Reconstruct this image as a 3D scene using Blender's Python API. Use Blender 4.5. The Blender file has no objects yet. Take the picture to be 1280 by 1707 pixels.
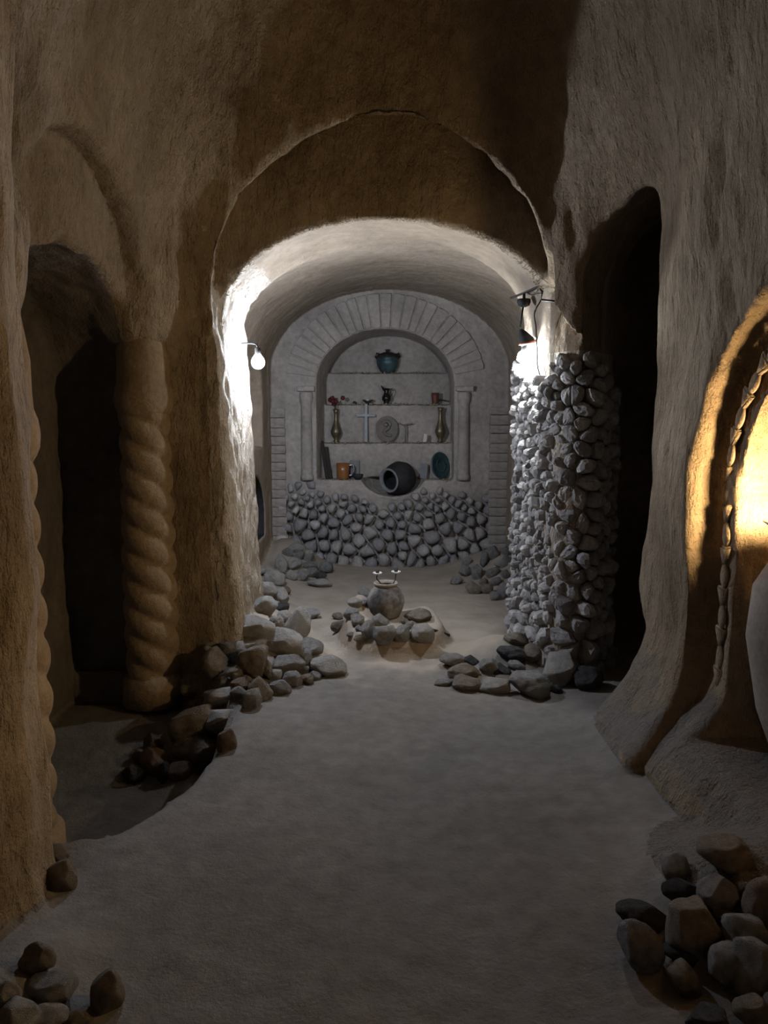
import bpy, bmesh, math, random
import numpy as np
from mathutils import Vector, Matrix, Euler

SC = bpy.context.scene
COL = SC.collection
random.seed(7)
RNG = np.random.default_rng(11)
PI = math.pi

# ------------------------------------------------------------------ camera
PITCH = math.radians(6.84)
CAMZ = 1.6
cam_d = bpy.data.cameras.new('camera')
cam_d.sensor_fit = 'HORIZONTAL'; cam_d.sensor_width = 36.0; cam_d.lens = 36.0
cam_d.clip_start = 0.02
cam = bpy.data.objects.new('camera', cam_d); COL.objects.link(cam)
cam.location = (0, 0, CAMZ); cam.rotation_euler = (PI/2 - PITCH, 0, 0)
SC.camera = cam
# ------------------------------------------------------------------ world, exposure, lamp strengths
w = bpy.data.worlds.new('world'); SC.world = w; w.use_nodes = True
w.node_tree.nodes['Background'].inputs[0].default_value = (0, 0, 0, 1)
w.node_tree.nodes['Background'].inputs[1].default_value = 0.0
SC.view_settings.view_transform = 'Standard'
SC.view_settings.look = 'None'
SC.view_settings.exposure = 0.0
SC.view_settings.gamma = 1.0
SC.view_settings.use_curve_mapping = False
E_LEFT, E_RIGHT, E_WARM, E_FILL = 1550.0, 950.0, 1450.0, 50.0
C_LEFT, C_RIGHT, C_WARM, C_FILL = (.74, .84, 1.0), (.90, .97, 1.0), (1.0, .69, .33), (1.0, .92, .84)

# ------------------------------------------------------------------ pixel helpers (1280 x 1707 frame)
cp, sp = math.cos(PITCH), math.sin(PITCH)
def ray(px, py):
    xc, yc = (px - 640) / 1280.0, (853.5 - py) / 1280.0
    return Vector((xc, cp + yc * sp, -sp + yc * cp))
def P(px, py, Y):
    d = ray(px, py)
    return Vector((0, 0, CAMZ)) + d * (Y / d.y)
def depth(p):
    return p[1] * cp - (p[2] - CAMZ) * sp
def PX(n, p):                     # n pixels at point p, in metres
    return n / 1280.0 * depth(p)

# ------------------------------------------------------------------ noise
TAB = RNG.random((64, 64, 64)).astype(np.float32) * 2 - 1
def vnoise(p):
    i = np.floor(p).astype(np.int64); f = (p - i).astype(np.float32)
    f = f * f * (3 - 2 * f); i &= 63; j = (i + 1) & 63
    x0, y0, z0 = i.T; x1, y1, z1 = j.T; fx, fy, fz = f.T
    def lp(a, b, t): return a + (b - a) * t
    return lp(lp(lp(TAB[x0, y0, z0], TAB[x1, y0, z0], fx), lp(TAB[x0, y1, z0], TAB[x1, y1, z0], fx), fy),
              lp(lp(TAB[x0, y0, z1], TAB[x1, y0, z1], fx), lp(TAB[x0, y1, z1], TAB[x1, y1, z1], fx), fy), fz)
def fbm(p, sc, octv=3):
    r = 0; a = 1.0
    for k in range(octv):
        r = r + a * vnoise(p * np.asarray(sc) * (2.03 ** k) + 7.7 * k); a *= .5
    return r
def sstep(a, b, x):
    t = np.clip((x - a) / (b - a), 0, 1); return t * t * (3 - 2 * t)

# ------------------------------------------------------------------ the cave as one carved volume
def smax(a, b, k):
    h = np.clip(.5 + .5 * (a - b) / k, 0, 1); return b + (a - b) * h + k * h * (1 - h)
def smin(a, b, k): return -smax(-a, -b, k)

def heap_left(x, y):
    xb = np.interp(y, [3.6, 4.1, 4.5, 4.95, 5.2, 6.0, 7.0, 8.0], [-.86, -.74, -.50, -.24, -.34, -.55, -.74, -.62])
    h = np.clip(.60 * (xb - .05 - x), 0, .27)
    return h * sstep(3.55, 4.15, y) * (1 - .45 * sstep(5.6, 7.0, y)) * np.where(y < 4.75, 1 - .45 * sstep(-.72, -.92, x) - .55 * sstep(-1.0, -1.25, x), 1)
def floorh(x, y):
    """height of the ground, numpy broadcast"""
    h = 0.0 * x * y
    edge = np.interp(y, [2.70, 2.80, 3.0, 3.2, 3.6, 4.0, 4.3, 4.6, 4.7], [-1.5, -1.02, -.90, -.83, -.77, -.78, -.85, -1.1, -1.4])
    h = h - .34 * sstep(0.0, .17, edge - x)
    h = h + heap_left(x, y)
    h = h + .16 * sstep(3.75, 4.5, y) * sstep(-.95, -1.15, x) * (1 - sstep(4.6, 4.9, y))
    # plinth of the clay pot
    r = np.sqrt(((x - .075) / .40) ** 2 + ((y - 5.42) / .46) ** 2)
    h = h + .135 * (1 - sstep(.80, 1.06, r)) + .03 * np.exp(-((x - .03) ** 2 + (y - 5.5) ** 2) / .03)
    h = h + .17 * np.exp(-(((x + .19) / .13) ** 2 + ((y - 5.60) / .17) ** 2)) + .07 * np.exp(-(((x - .30) / .13) ** 2 + ((y - 5.60) / .15) ** 2))
    # rubble in front of the pillar and in the corners
    h = h + .15 * np.exp(-(((x - .80) / .28) ** 2 + ((y - 5.02) / .26) ** 2))
    h = h + .24 * np.exp(-(((x - 1.25) / .22) ** 2 + ((y - 7.85) / .55) ** 2))
    h = h + .12 * np.exp(-(((x - 1.02) / .30) ** 2 + ((y - 8.35) / .35) ** 2))
    h = h + .18 * np.exp(-(((x + 1.0) / .32) ** 2 + ((y - 8.25) / .40) ** 2))
    # stones by the right wall, bottom of the view
    h = h + .30 * np.exp(-(((x - 1.32) / .30) ** 2 + ((y - 2.42) / .38) ** 2))
    h = h + .10 * np.exp(-(((x + 1.08) / .20) ** 2 + ((y - 1.95) / .30) ** 2))
    # flared foot of the right wall, and silt along the walls
    fl = np.clip(x - .98, 0, .6) ** 2 * 4.2
    h = h + fl * sstep(2.5, 2.95, y) * (1 - sstep(3.75, 4.1, y))
    h = h + .03 * np.sin(2.1 * x + .7) * np.sin(1.3 * y) * .5
    h = h + .05 * sstep(4.1, 4.7, y) * sstep(.9, 1.4, x) * (1 - sstep(5.0, 5.3, y))
    return h

def arch(u, a, z, spring, b):
    return np.where(z > spring, np.sqrt(u * u + ((z - spring) / b) ** 2) - 1, np.abs(u) - 1) * a

NX, NA, NB, NSP = .013, .748, .585, 1.986           # the altar niche in the back wall
TIERS = (.947, 1.348, 1.778, 2.141)                 # its four ledges
def pillar_r(y): return np.interp(y, [4.4, 4.58, 4.68, 4.9, 5.3, 5.5], [1.45, 1.20, 1.08, .995, .955, .96])
def sdf(x, y, z):
    fl = floorh(x, y)
    xl = np.interp(y, [1.6, 2.05, 2.3, 2.5, 2.72, 4.7], [-1.45, -1.22, -1.10, -1.14, -1.33, -1.33])
    xr = np.interp(y, [1.8, 2.2, 3.3, 3.9, 4.2, 4.7], [1.28, 1.31, 1.31, 1.36, 1.42, 1.5])
    # eroded foot of the wall end beside the dark doorway
    a = (xr - xl) / 2; c = (xr + xl) / 2
    hall = arch((x - c) / a, a, z, 2.45, 2.15)
    hall = smax(hall, y - 4.6 + .80 * np.clip(x - .93, 0, .7) * sstep(1.95, 2.35, z), .12 + .75 * sstep(2.3, 3.4, z))
    hall = smax(hall, -1.6 - y, .2)
    # tall arch
    bl = -.985 + .10 * (1 - np.clip(z / 2.3, 0, 1))
    blt = bl - .38 * np.clip(y - 4.6, 0, 1) * sstep(2.25, 2.6, z)
    br = pillar_r(y) * (1 - sstep(1.95, 2.3, z)) + (.97 + (.05 + .5 * sstep(2.4, 2.7, z)) * (y - 4.6)) * sstep(1.95, 2.3, z)
    a = (br - blt) / 2; c = (br + blt) / 2
    tall = arch((x - c) / a, a, z, 2.33, .97 + .8 * np.clip(y - 4.6, 0, 1))
    tall = smax(tall, np.maximum(y - 4.80, 4.2 - y), .03)
    # apse with barrel vault
    al = np.where(y < 5.62, bl, np.minimum(bl, np.interp(y, [5.62, 5.8], [-.98, -1.22])))
    ar = np.where(y < 5.36, pillar_r(y), np.interp(y, [5.36, 5.6], [.96, 1.34]))
    a = (ar - al) / 2; c = (ar + al) / 2
    spz = np.interp(y, [4.8, 8.4], [2.24, 2.12]); bb = np.interp(y, [4.8, 8.4], [.56, .86])
    apse = arch((x - c) / a, a, z, spz, bb)
    yb = 8.40 + .07 * (1 - sstep(.60, .87, z))
    apse = smax(apse, np.maximum(y - yb, 4.6 - y), .03)
    # passage behind the pillar
    dl = np.interp(y, [4.3, 4.6, 4.72, 4.98, 6], [1.1, 1.19, 1.30, 1.47, 1.55])
    dr = 2.5
    a = (dr - dl) / 2; c = (dr + dl) / 2
    er = .28 * sstep(.85, .35, z)                       # eroded edge low down
    door = arch((x - c) / a, a, z, 2.35, .55)
    door = smax(door, np.maximum(y - 5.95, 4.10 - er - y), .14)
    v = smin(hall, door, .10)
    v = smin(v, tall, .025)
    v = np.minimum(v, apse)
    # left alcove: outer and inner arch
    o = arch((y - 3.68) / .94, .94, z, 1.72, 1.16)
    o = smax(o, np.maximum(x + .8, -1.47 - x), .04)
    i = arch((y - 3.84) / 1.03, 1.03, z, 1.35, 1.08)
    i = smax(i, np.maximum(x + 1.42, -2.0 - x), .05)
    v = smin(v, smin(o, i, .05), .06)
    for q, rz in (((-1.44, 4.68, 2.36), .46), ((-1.48, 2.70, 2.16), .44)):      # corbels over the twisted columns
        v = smax(v, -(np.sqrt(((x - q[0]) / .27) ** 2 + ((y - q[1]) / .27) ** 2 + ((z - q[2]) / rz) ** 2) - 1) * .27, .10)
    v = smax(v, fl - z, .05)
    # right arched recess with the lamp
    o = arch((y - 2.50) / .80, .80, z, 1.30, .76)
    o = smax(o, np.maximum(.9 - x, x - 1.43 + .24 * sstep(.50, .02, z)), .035); o = smax(o, .02 + .22 * np.exp(-((y - 2.3) / .35) ** 2) - z, .06)
    i = arch((y - 2.42) / .68, .68, z, 1.28, .62)
    i = smax(i, np.maximum(1.2 - x, x - 1.95), .05); i = smax(i, .26 - z, .06)
    v = smin(v, smin(o, i, .012), .03)
    # side niches of the apse, left and right
    for sx, xw in ((-1, 1.22), (1, 1.34)):
        u = sx * x - xw
        n = arch((y - 7.05) / .72, .72, z, 1.75, .55)
        n = smax(n, np.maximum(u - .28, -.3 - u), .03); n = smax(n, 1.33 - z, .03)
        m = arch((y - 7.32) / .58, .58, z, .60, .46)
        m = smax(m, np.maximum(u - (.9 if sx < 0 else .55), -.3 - u), .03); m = smax(m, .42 - z, .04)
        v = np.minimum(v, np.minimum(n, m))
    return v
def sdf_back(x, y, z):
    v = sdf(x, y, z)
    yt = np.where(z < TIERS[1], 8.64, np.where(z < TIERS[2], 8.81, np.where(z < TIERS[3], 8.98, 9.14)))
    ww = .07 * np.clip((y - 8.4) / .5, 0, 1)                  # left reveal turns inwards
    n = arch((x - NX - ww * .5) / (NA - ww * .5), NA, z, NSP, NB)
    n = smax(n, np.maximum(y - yt, 8.2 - y), .015)
    n = smax(n, TIERS[0] - z, .02)
    n = np.minimum(n, smax(z - .96, (np.sqrt(((x - .10) / .36) ** 2 + ((y - 8.45) / .44) ** 2 + ((z - 1.02) / .26) ** 2) - 1) * .22, .02))
    return smin(v, n, .02)

def surface_nets(fn, lo, hi, h):
    n = [int(round((hi[k] - lo[k]) / h)) + 1 for k in range(3)]
    ax = [np.asarray(lo[k] + h * np.arange(n[k]), np.float32) for k in range(3)]
    v = np.empty(n, np.float32)
    st = 60
    for s in range(0, n[1], st):
        v[:, s:s+st, :] = fn(ax[0][:, None, None], ax[1][None, s:s+st, None], ax[2][None, None, :])
    neg = v < 0
    cnt = np.zeros([k - 1 for k in n], np.int8)
    for i in (0, 1):
        for j in (0, 1):
            for k in (0, 1):
                cnt += neg[i:n[0]-1+i, j:n[1]-1+j, k:n[2]-1+k]
    act = (cnt > 0) & (cnt < 8)
    ci = np.argwhere(act)
    idx = np.full(act.shape, -1, np.int32); idx[act] = np.arange(len(ci))
    pos = np.zeros((len(ci), 3)); num = np.zeros(len(ci))
    cor = [(i, j, k) for i in (0, 1) for j in (0, 1) for k in (0, 1)]
    val = {c: v[ci[:, 0]+c[0], ci[:, 1]+c[1], ci[:, 2]+c[2]] for c in cor}
    for c in cor:
        for d in range(3):
            if c[d] == 0:
                e = list(c); e[d] = 1; e = tuple(e)
                a, b = val[c], val[e]
                m = (a < 0) != (b < 0)
                t = np.where(m, a / np.where(m, a - b, 1), 0)
                q = np.tile(np.array(c, float), (len(ci), 1)); q[:, d] += t
                pos += q * m[:, None]; num += m
    pos = ci + pos / num[:, None]
    V = np.array(lo) + pos * h
    Q = []
    for d in range(3):
        sl0 = [slice(None)] * 3; sl1 = [slice(None)] * 3
        sl0[d] = slice(0, -1); sl1[d] = slice(1, None)
        e1, e2 = [(1, 2), (2, 0), (0, 1)][d]
        A = neg[tuple(sl0)]; B = neg[tuple(sl1)]
        ch = np.argwhere(A != B)
        ok = (ch[:, e1] > 0) & (ch[:, e2] > 0) & (ch[:, e1] < n[e1]-1) & (ch[:, e2] < n[e2]-1)
        ch = ch[ok]
        def g(o1, o2):
            c = ch.copy(); c[:, e1] -= o1; c[:, e2] -= o2
            return idx[c[:, 0], c[:, 1], c[:, 2]]
        q = np.stack([g(1, 1), g(0, 1), g(0, 0), g(1, 0)], 1)
        flip = B[ch[:, 0], ch[:, 1], ch[:, 2]]      # void on the + side: normal +d
        q[~flip] = q[~flip][:, ::-1]
        Q.append(q)
    return V, np.concatenate(Q)
def vnormals(V, Q):
    fn = np.cross(V[Q[:, 2]] - V[Q[:, 0]], V[Q[:, 3]] - V[Q[:, 1]])
    N = np.zeros_like(V)
    for k in range(4): np.add.at(N, Q[:, k], fn)
    N /= np.linalg.norm(N, axis=1)[:, None] + 1e-12
    return N, fn / (np.linalg.norm(fn, axis=1)[:, None] + 1e-12)

# ------------------------------------------------------------------ materials
def mat(name, cols, nscale=3.0, stretch=(1, 1, 1), rough=.95, bumps=(), spec=.15, metallic=0.0, dust=None):
    """cols: list of colours blended by noise; bumps: (scale, strength, distance, stretch)"""
    m = bpy.data.materials.new(name); m.use_nodes = True
    nt = m.node_tree; N = nt.nodes; L = nt.links
    b = N['Principled BSDF']
    b.inputs['Roughness'].default_value = rough
    b.inputs['Specular IOR Level'].default_value = spec
    b.inputs['Metallic'].default_value = metallic
    tc = N.new('ShaderNodeTexCoord')
    def nz(scale, stretch, detail=6, ro=.6):
        mp = N.new('ShaderNodeMapping'); mp.inputs['Scale'].default_value = stretch
        L.new(tc.outputs['Object'], mp.inputs['Vector'])
        t = N.new('ShaderNodeTexNoise'); t.inputs['Scale'].default_value = scale
        t.inputs['Detail'].default_value = detail; t.inputs['Roughness'].default_value = ro
        L.new(mp.outputs[0], t.inputs['Vector']); return t
    if len(cols) > 1:
        t = nz(nscale, stretch); cr = N.new('ShaderNodeValToRGB')
        el = cr.color_ramp.elements
        while len(el) < len(cols): el.new(.5)
        for k, c in enumerate(cols):
            el[k].position = .32 + .36 * k / (len(cols) - 1); el[k].color = (*c, 1)
        L.new(t.outputs['Fac'], cr.inputs[0]); out = cr.outputs[0]
        t2 = nz(nscale * 9, (1, 1, 1), 4)
        mx = N.new('ShaderNodeMix'); mx.data_type = 'RGBA'; mx.blend_type = 'MULTIPLY'
        mx.inputs['Factor'].default_value = .55
        r2 = N.new('ShaderNodeValToRGB'); r2.color_ramp.elements[0].color = (.62, .60, .58, 1); r2.color_ramp.elements[0].position = .3
        r2.color_ramp.elements[1].color = (1.15, 1.15, 1.15, 1); r2.color_ramp.elements[1].position = .7
        L.new(t2.outputs['Fac'], r2.inputs[0]); L.new(out, mx.inputs['A']); L.new(r2.outputs[0], mx.inputs['B'])
        res = mx.outputs['Result']
        if dust:                                   # fallen sand lies on what slopes upwards
            ge = N.new('ShaderNodeNewGeometry'); sx = N.new('ShaderNodeSeparateXYZ'); L.new(ge.outputs['Normal'], sx.inputs[0])
            mr = N.new('ShaderNodeMapRange'); mr.interpolation_type = 'SMOOTHSTEP'
            mr.inputs['From Min'].default_value = .25; mr.inputs['From Max'].default_value = .62
            L.new(sx.outputs['Z'], mr.inputs['Value'])
            md = N.new('ShaderNodeMix'); md.data_type = 'RGBA'; md.inputs['B'].default_value = (*dust, 1)
            L.new(mr.outputs[0], md.inputs['Factor']); L.new(res, md.inputs['A']); res = md.outputs['Result']
        L.new(res, b.inputs['Base Color'])
    else:
        b.inputs['Base Color'].default_value = (*cols[0], 1)
    prev = None
    for (s, st, d, stv) in bumps:
        t = nz(s, stv, 5, .62)
        bp = N.new('ShaderNodeBump'); bp.inputs['Strength'].default_value = st; bp.inputs['Distance'].default_value = d
        L.new(t.outputs['Fac'], bp.inputs['Height'])
        if prev: L.new(prev.outputs[0], bp.inputs['Normal'])
        prev = bp
    if prev: L.new(prev.outputs[0], b.inputs['Normal'])
    return m
def glow(name, col, e):
    m = bpy.data.materials.new(name); m.use_nodes = True
    b = m.node_tree.nodes['Principled BSDF']
    b.inputs['Base Color'].default_value = (.9, .9, .9, 1)
    b.inputs['Emission Color'].default_value = (*col, 1); b.inputs['Emission Strength'].default_value = e
    return m

EARTH_B = [(9, .9, .09, (1, 1, .5)), (34, 1.0, .035, (1, 1, .4)), (110, .9, .010, (1, 1, .8))]
M = {}
M['earth'] = mat('hewn_tuff', [(.20, .148, .098), (.30, .228, .155), (.37, .29, .205)], 1.6, (1, 1, .7), bumps=EARTH_B, dust=(.19, .168, .148))
M['jamb'] = mat('raked_plaster', [(.32, .265, .21), (.42, .36, .295), (.50, .44, .37)], 2.2, (1, 1, .5),
                bumps=[(11, 1.0, .10, (1, 1, .45)), (32, 1.0, .045, (1, 1, .35)), (120, .7, .006, (1, 1, 1))])
M['vault'] = mat('smoothed_tuff', [(.20, .16, .12), (.25, .203, .155), (.285, .235, .185)], 1.4, bumps=[(14, .45, .03, (1, 1, 1)), (70, .6, .008, (1, 1, 1))])
M['back'] = mat('smooth_plaster', [(.25, .22, .20), (.33, .29, .265), (.39, .345, .315)], 2.4, bumps=[(16, .5, .02, (1, 1, 1)), (80, .5, .006, (1, 1, 1))])
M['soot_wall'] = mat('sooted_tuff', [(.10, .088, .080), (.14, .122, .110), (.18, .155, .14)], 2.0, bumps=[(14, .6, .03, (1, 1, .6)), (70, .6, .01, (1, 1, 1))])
M['floor'] = mat('trodden_earth', [(.135, .124, .114), (.165, .150, .138), (.19, .172, .158)], 1.3, bumps=[(10, .35, .03, (1, 1, 1)), (60, .6, .008, (1, 1, 1)), (220, .5, .003, (1, 1, 1))])
def sandy_apse(m):                 # paler brown sand is spread over the apse, up to the rubble line
    nt = m.node_tree; N = nt.nodes; L = nt.links; b = N['Principled BSDF']
    src = b.inputs['Base Color'].links[0].from_socket
    tc = N.new('ShaderNodeTexCoord'); sx = N.new('ShaderNodeSeparateXYZ'); L.new(tc.outputs['Object'], sx.inputs[0])
    nz = N.new('ShaderNodeTexNoise'); nz.inputs['Scale'].default_value = 3.5; nz.inputs['Detail'].default_value = 6; L.new(tc.outputs['Object'], nz.inputs['Vector'])
    ma = N.new('ShaderNodeMath'); ma.operation = 'ADD'; L.new(sx.outputs['Y'], ma.inputs[0]); L.new(nz.outputs['Fac'], ma.inputs[1])
    mr = N.new('ShaderNodeMapRange'); mr.interpolation_type = 'SMOOTHSTEP'; mr.inputs['From Min'].default_value = 5.05; mr.inputs['From Max'].default_value = 5.55
    L.new(ma.outputs[0], mr.inputs['Value'])
    cr = N.new('ShaderNodeValToRGB'); e = cr.color_ramp.elements
    e[0].position = .3; e[0].color = (.235, .195, .155, 1); e[1].position = .7; e[1].color = (.32, .27, .225, 1); L.new(nz.outputs['Fac'], cr.inputs[0])
    mx = N.new('ShaderNodeMix'); mx.data_type = 'RGBA'; L.new(mr.outputs[0], mx.inputs['Factor']); L.new(src, mx.inputs['A']); L.new(cr.outputs[0], mx.inputs['B'])
    L.new(mx.outputs['Result'], b.inputs['Base Color'])
sandy_apse(M['floor'])
M['carved'] = mat('carved_tuff', [(.22, .165, .11), (.30, .23, .16)], 4, bumps=[(20, .5, .02, (1, 1, 1)), (90, .6, .006, (1, 1, 1))])
RB = [(2.2, .7, .25, (1, 1, 1)), (6, .9, .12, (1, 1, 1)), (20, .9, .05, (1, 1, 1))]
M['rock_grey'] = mat('grey_rock', [(.28, .27, .265), (.42, .405, .395), (.52, .505, .49)], 2.2, bumps=RB)
M['rock_pale'] = mat('pale_rock', [(.44, .415, .39), (.58, .55, .52), (.66, .63, .60)], 2.2, bumps=RB)
M['rock_brown'] = mat('brown_rock', [(.26, .215, .18), (.38, .32, .265), (.46, .40, .34)], 2.2, bumps=RB)
M['rock_red'] = mat('reddish_rock', [(.25, .18, .15), (.35, .26, .215), (.42, .33, .275)], 2.2, bumps=RB)
M['rock_dark'] = mat('dark_rock', [(.07, .07, .075), (.12, .12, .125), (.18, .175, .17)], 2.2, bumps=RB)
SB = [(22, .7, .012, (1, 1, 1)), (70, .6, .005, (1, 1, 1))]
M['stone_a'] = mat('wall_stone', [(.20, .19, .185), (.28, .265, .26), (.36, .345, .335)], 6, bumps=SB)
M['stone_b'] = mat('wall_stone_dark', [(.15, .145, .15), (.21, .20, .205), (.27, .26, .26)], 6, bumps=SB)
M['stone_c'] = mat('wall_stone_pale', [(.30, .29, .28), (.38, .365, .35), (.46, .44, .43)], 6, bumps=SB)
M['iron'] = mat('black_iron', [(.012, .012, .013)], rough=.55, spec=.4, metallic=.3)
M['steel'] = mat('dull_steel', [(.30, .30, .31)], rough=.35, metallic=1)
M['silver'] = mat('bright_metal', [(.70, .69, .68)], rough=.35, metallic=.25, spec=.6)
M['bronze'] = mat('aged_bronze', [(.13, .105, .07), (.20, .165, .11)], 9, rough=.38, metallic=.7, bumps=[(40, .3, .004, (1, 1, 1))])
M['darkmetal'] = mat('tarnished_metal', [(.03, .03, .034), (.06, .06, .062)], 8, rough=.22, metallic=.8)
M['patina'] = mat('green_patina', [(.030, .055, .062), (.055, .10, .11), (.09, .14, .145)], 7, rough=.42, metallic=.35, bumps=[(40, .4, .004, (1, 1, 1))])
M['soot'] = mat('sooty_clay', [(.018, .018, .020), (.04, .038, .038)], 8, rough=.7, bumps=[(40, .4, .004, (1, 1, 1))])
M['clay'] = mat('fire_stained_clay', [(.018, .016, .016), (.13, .12, .112), (.30, .285, .27)], 6.5, rough=.85, bumps=[(30, .3, .006, (1, 1, 1))])
M['jar'] = mat('grey_earthenware', [(.22, .19, .165), (.29, .25, .215)], 5, rough=.85, bumps=[(18, .3, .01, (1, 1, 1))])
M['amber'] = mat('amber_glaze', [(.19, .075, .02), (.28, .12, .04)], 8, rough=.3, spec=.5)
M['pink'] = mat('pinkish_stone', [(.55, .47, .47), (.62, .55, .55)], 9)
M['stonecross'] = mat('weathered_pale_metal', [(.26, .29, .31), (.38, .40, .42)], 12, rough=.6, bumps=[(60, .5, .004, (1, 1, 1))])
M['relief'] = mat('dusty_plaster_cast', [(.15, .13, .115), (.21, .185, .165)], 12, bumps=[(60, .4, .004, (1, 1, 1))])
M['slate'] = mat('slate_tablet', [(.15, .155, .165), (.21, .215, .225)], 12, bumps=[(60, .4, .003, (1, 1, 1))])
M['wood'] = mat('dark_wood', [(.022, .019, .018), (.06, .05, .042)], 3, (12, 12, 1), rough=.7)
M['petal'] = mat('dried_red_petal', [(.075, .014, .016), (.12, .028, .028)], 20)
M['stem'] = mat('dried_stem', [(.04, .05, .03)])
M['copper'] = mat('reddish_copper', [(.11, .045, .034), (.17, .075, .055)], 10, rough=.5, metallic=.4)
M['straw'] = mat('dry_straw', [(.36, .29, .19)])
M['bulb_l'] = glow('lamp_glow_cool', C_LEFT, E_LEFT)
M['bulb_r'] = glow('lamp_glow_white', C_RIGHT, E_RIGHT)
M['bulb_w'] = glow('lamp_glow_warm', C_WARM, E_WARM)
M['bulb_h'] = glow('lamp_glow_hall', C_FILL, E_FILL)  # glow of the added, unseen fill lamp

# ------------------------------------------------------------------ object helpers
def link(name, me, m=None, parent=None):
    o = bpy.data.objects.new(name, me); COL.objects.link(o)
    if m is not None and me is not None and not me.materials: me.materials.append(M[m])
    if parent is not None: o.parent = parent
    return o
def tag(o, label=None, cat=None, group=None, kind=None):
    if label: o['label'] = label
    if cat: o['category'] = cat
    if group: o['group'] = group
    if kind: o['kind'] = kind
    return o
def thing(name, label, cat, loc=(0, 0, 0), group=None):
    o = bpy.data.objects.new(name, None); COL.objects.link(o); o.location = loc
    o.empty_display_size = .05
    return tag(o, label, cat, group)
def bm_mesh(name, bm, smooth=True):
    me = bpy.data.meshes.new(name)
    bmesh.ops.recalc_face_normals(bm, faces=bm.faces)
    bm.to_mesh(me); bm.free()
    if smooth: me.shade_smooth()
    return me
def lathe(prof, seg=28, close=True):
    """prof: (r, z) from bottom to top"""
    bm = bmesh.new(); rings = []
    for r, z in prof:
        if r < 1e-5: rings.append([bm.verts.new((0, 0, z))])
        else: rings.append([bm.verts.new((r * math.cos(2*PI*k/seg), r * math.sin(2*PI*k/seg), z)) for k in range(seg)])
    for a, b in zip(rings, rings[1:]):
        for k in range(seg):
            k2 = (k + 1) % seg
            if len(a) == 1 and len(b) == 1: continue
            if len(a) == 1: bm.faces.new((a[0], b[k], b[k2]))
            elif len(b) == 1: bm.faces.new((a[k], a[k2], b[0]))
            else: bm.faces.new((a[k], a[k2], b[k2], b[k]))
    if close:
        for r in (rings[0], rings[-1]):
            if len(r) > 2: bm.faces.new(r)
    return bm
def tube(pts, r, seg=8, bm=None, radii=None):
    bm = bm or bmesh.new(); pts = [Vector(p) for p in pts]; rings = []
    for i, p in enumerate(pts):
        t = (pts[min(i+1, len(pts)-1)] - pts[max(i-1, 0)]).normalized()
        a = t.cross(Vector((0, 0, 1)) if abs(t.z) < .9 else Vector((1, 0, 0))).normalized(); b = t.cross(a)
        rr = radii[i] if radii else r
        rings.append([bm.verts.new(p + (a * math.cos(2*PI*k/seg) + b * math.sin(2*PI*k/seg)) * rr) for k in range(seg)])
    for a, b in zip(rings, rings[1:]):
        for k in range(seg): bm.faces.new((a[k], a[(k+1) % seg], b[(k+1) % seg], b[k]))
    bm.faces.new(rings[0]); bm.faces.new(rings[-1])
    return bm
def box(sx, sy, sz, bev=.004, jit=0.0, c=(0, 0, 0)):
    bm = bmesh.new(); bmesh.ops.create_cube(bm, size=1)
    for v in bm.verts: v.co = Vector((v.co.x * sx + c[0], v.co.y * sy + c[1], v.co.z * sz + c[2]))
    if bev: bmesh.ops.bevel(bm, geom=bm.edges[:], offset=bev, segments=2, affect='EDGES', profile=.6)
    if jit:
        for v in bm.verts: v.co += Vector([random.uniform(-jit, jit) for _ in range(3)])
    return bm
def spline(pts, n=8):
    pts = [Vector(p) for p in pts]; out = []
    q = [2*pts[0]-pts[1]] + pts + [2*pts[-1]-pts[-2]]
    for i in range(1, len(q) - 2):
        for k in range(n):
            t = k / n
            out.append(.5 * ((2*q[i]) + (q[i+1]-q[i-1])*t + (2*q[i-1]-5*q[i]+4*q[i+1]-q[i+2])*t*t + (3*q[i]-q[i-1]-3*q[i+1]+q[i+2])*t**3))
    out.append(pts[-1]); return out

# ------------------------------------------------------------------ the setting: carve, roughen, split into walls, floor, ceiling
def roughen(V, N, fine):
    p = V.copy()
    up = np.abs(N[:, 2])
    flo = (N[:, 2] > .7) & (V[:, 2] < .75) & (V[:, 1] < 8.4)
    big = fbm(p, (1.5, 1.5, 1.5), 2) * .030
    mid = fbm(p + 3.3, (6, 6, 3.2), 2) * .014
    ch = fbm(p + 9.1, (17, 17, 7), 2) * .008
    amp = np.where(flo, .30, 1.0)
    smooth_zone = (V[:, 1] > 4.82)                      # apse is smoothed
    amp = np.where(smooth_zone & ~flo, .45, amp)
    niche = (V[:, 1] > 8.2)
    amp = np.where(niche, .22, amp)
    jamb = (V[:, 0] < -.8) & (V[:, 0] > -1.06) & (V[:, 1] > 4.56) & (V[:, 1] < 5.7) & (V[:, 2] < 2.5)
    # slightly crumbly edges on the ledges
    d = (big * np.where(niche, .3, 1) + mid + ch) * amp
    d = d + np.where(jamb, (fbm(p + 1.7, (20, 20, 8), 2)) * .014, 0)
    if fine: d = d + np.where(niche, fbm(p + 5, (30, 30, 30), 2) * .004, 0)
    return V - N * 0 + N * d[:, None]
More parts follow.
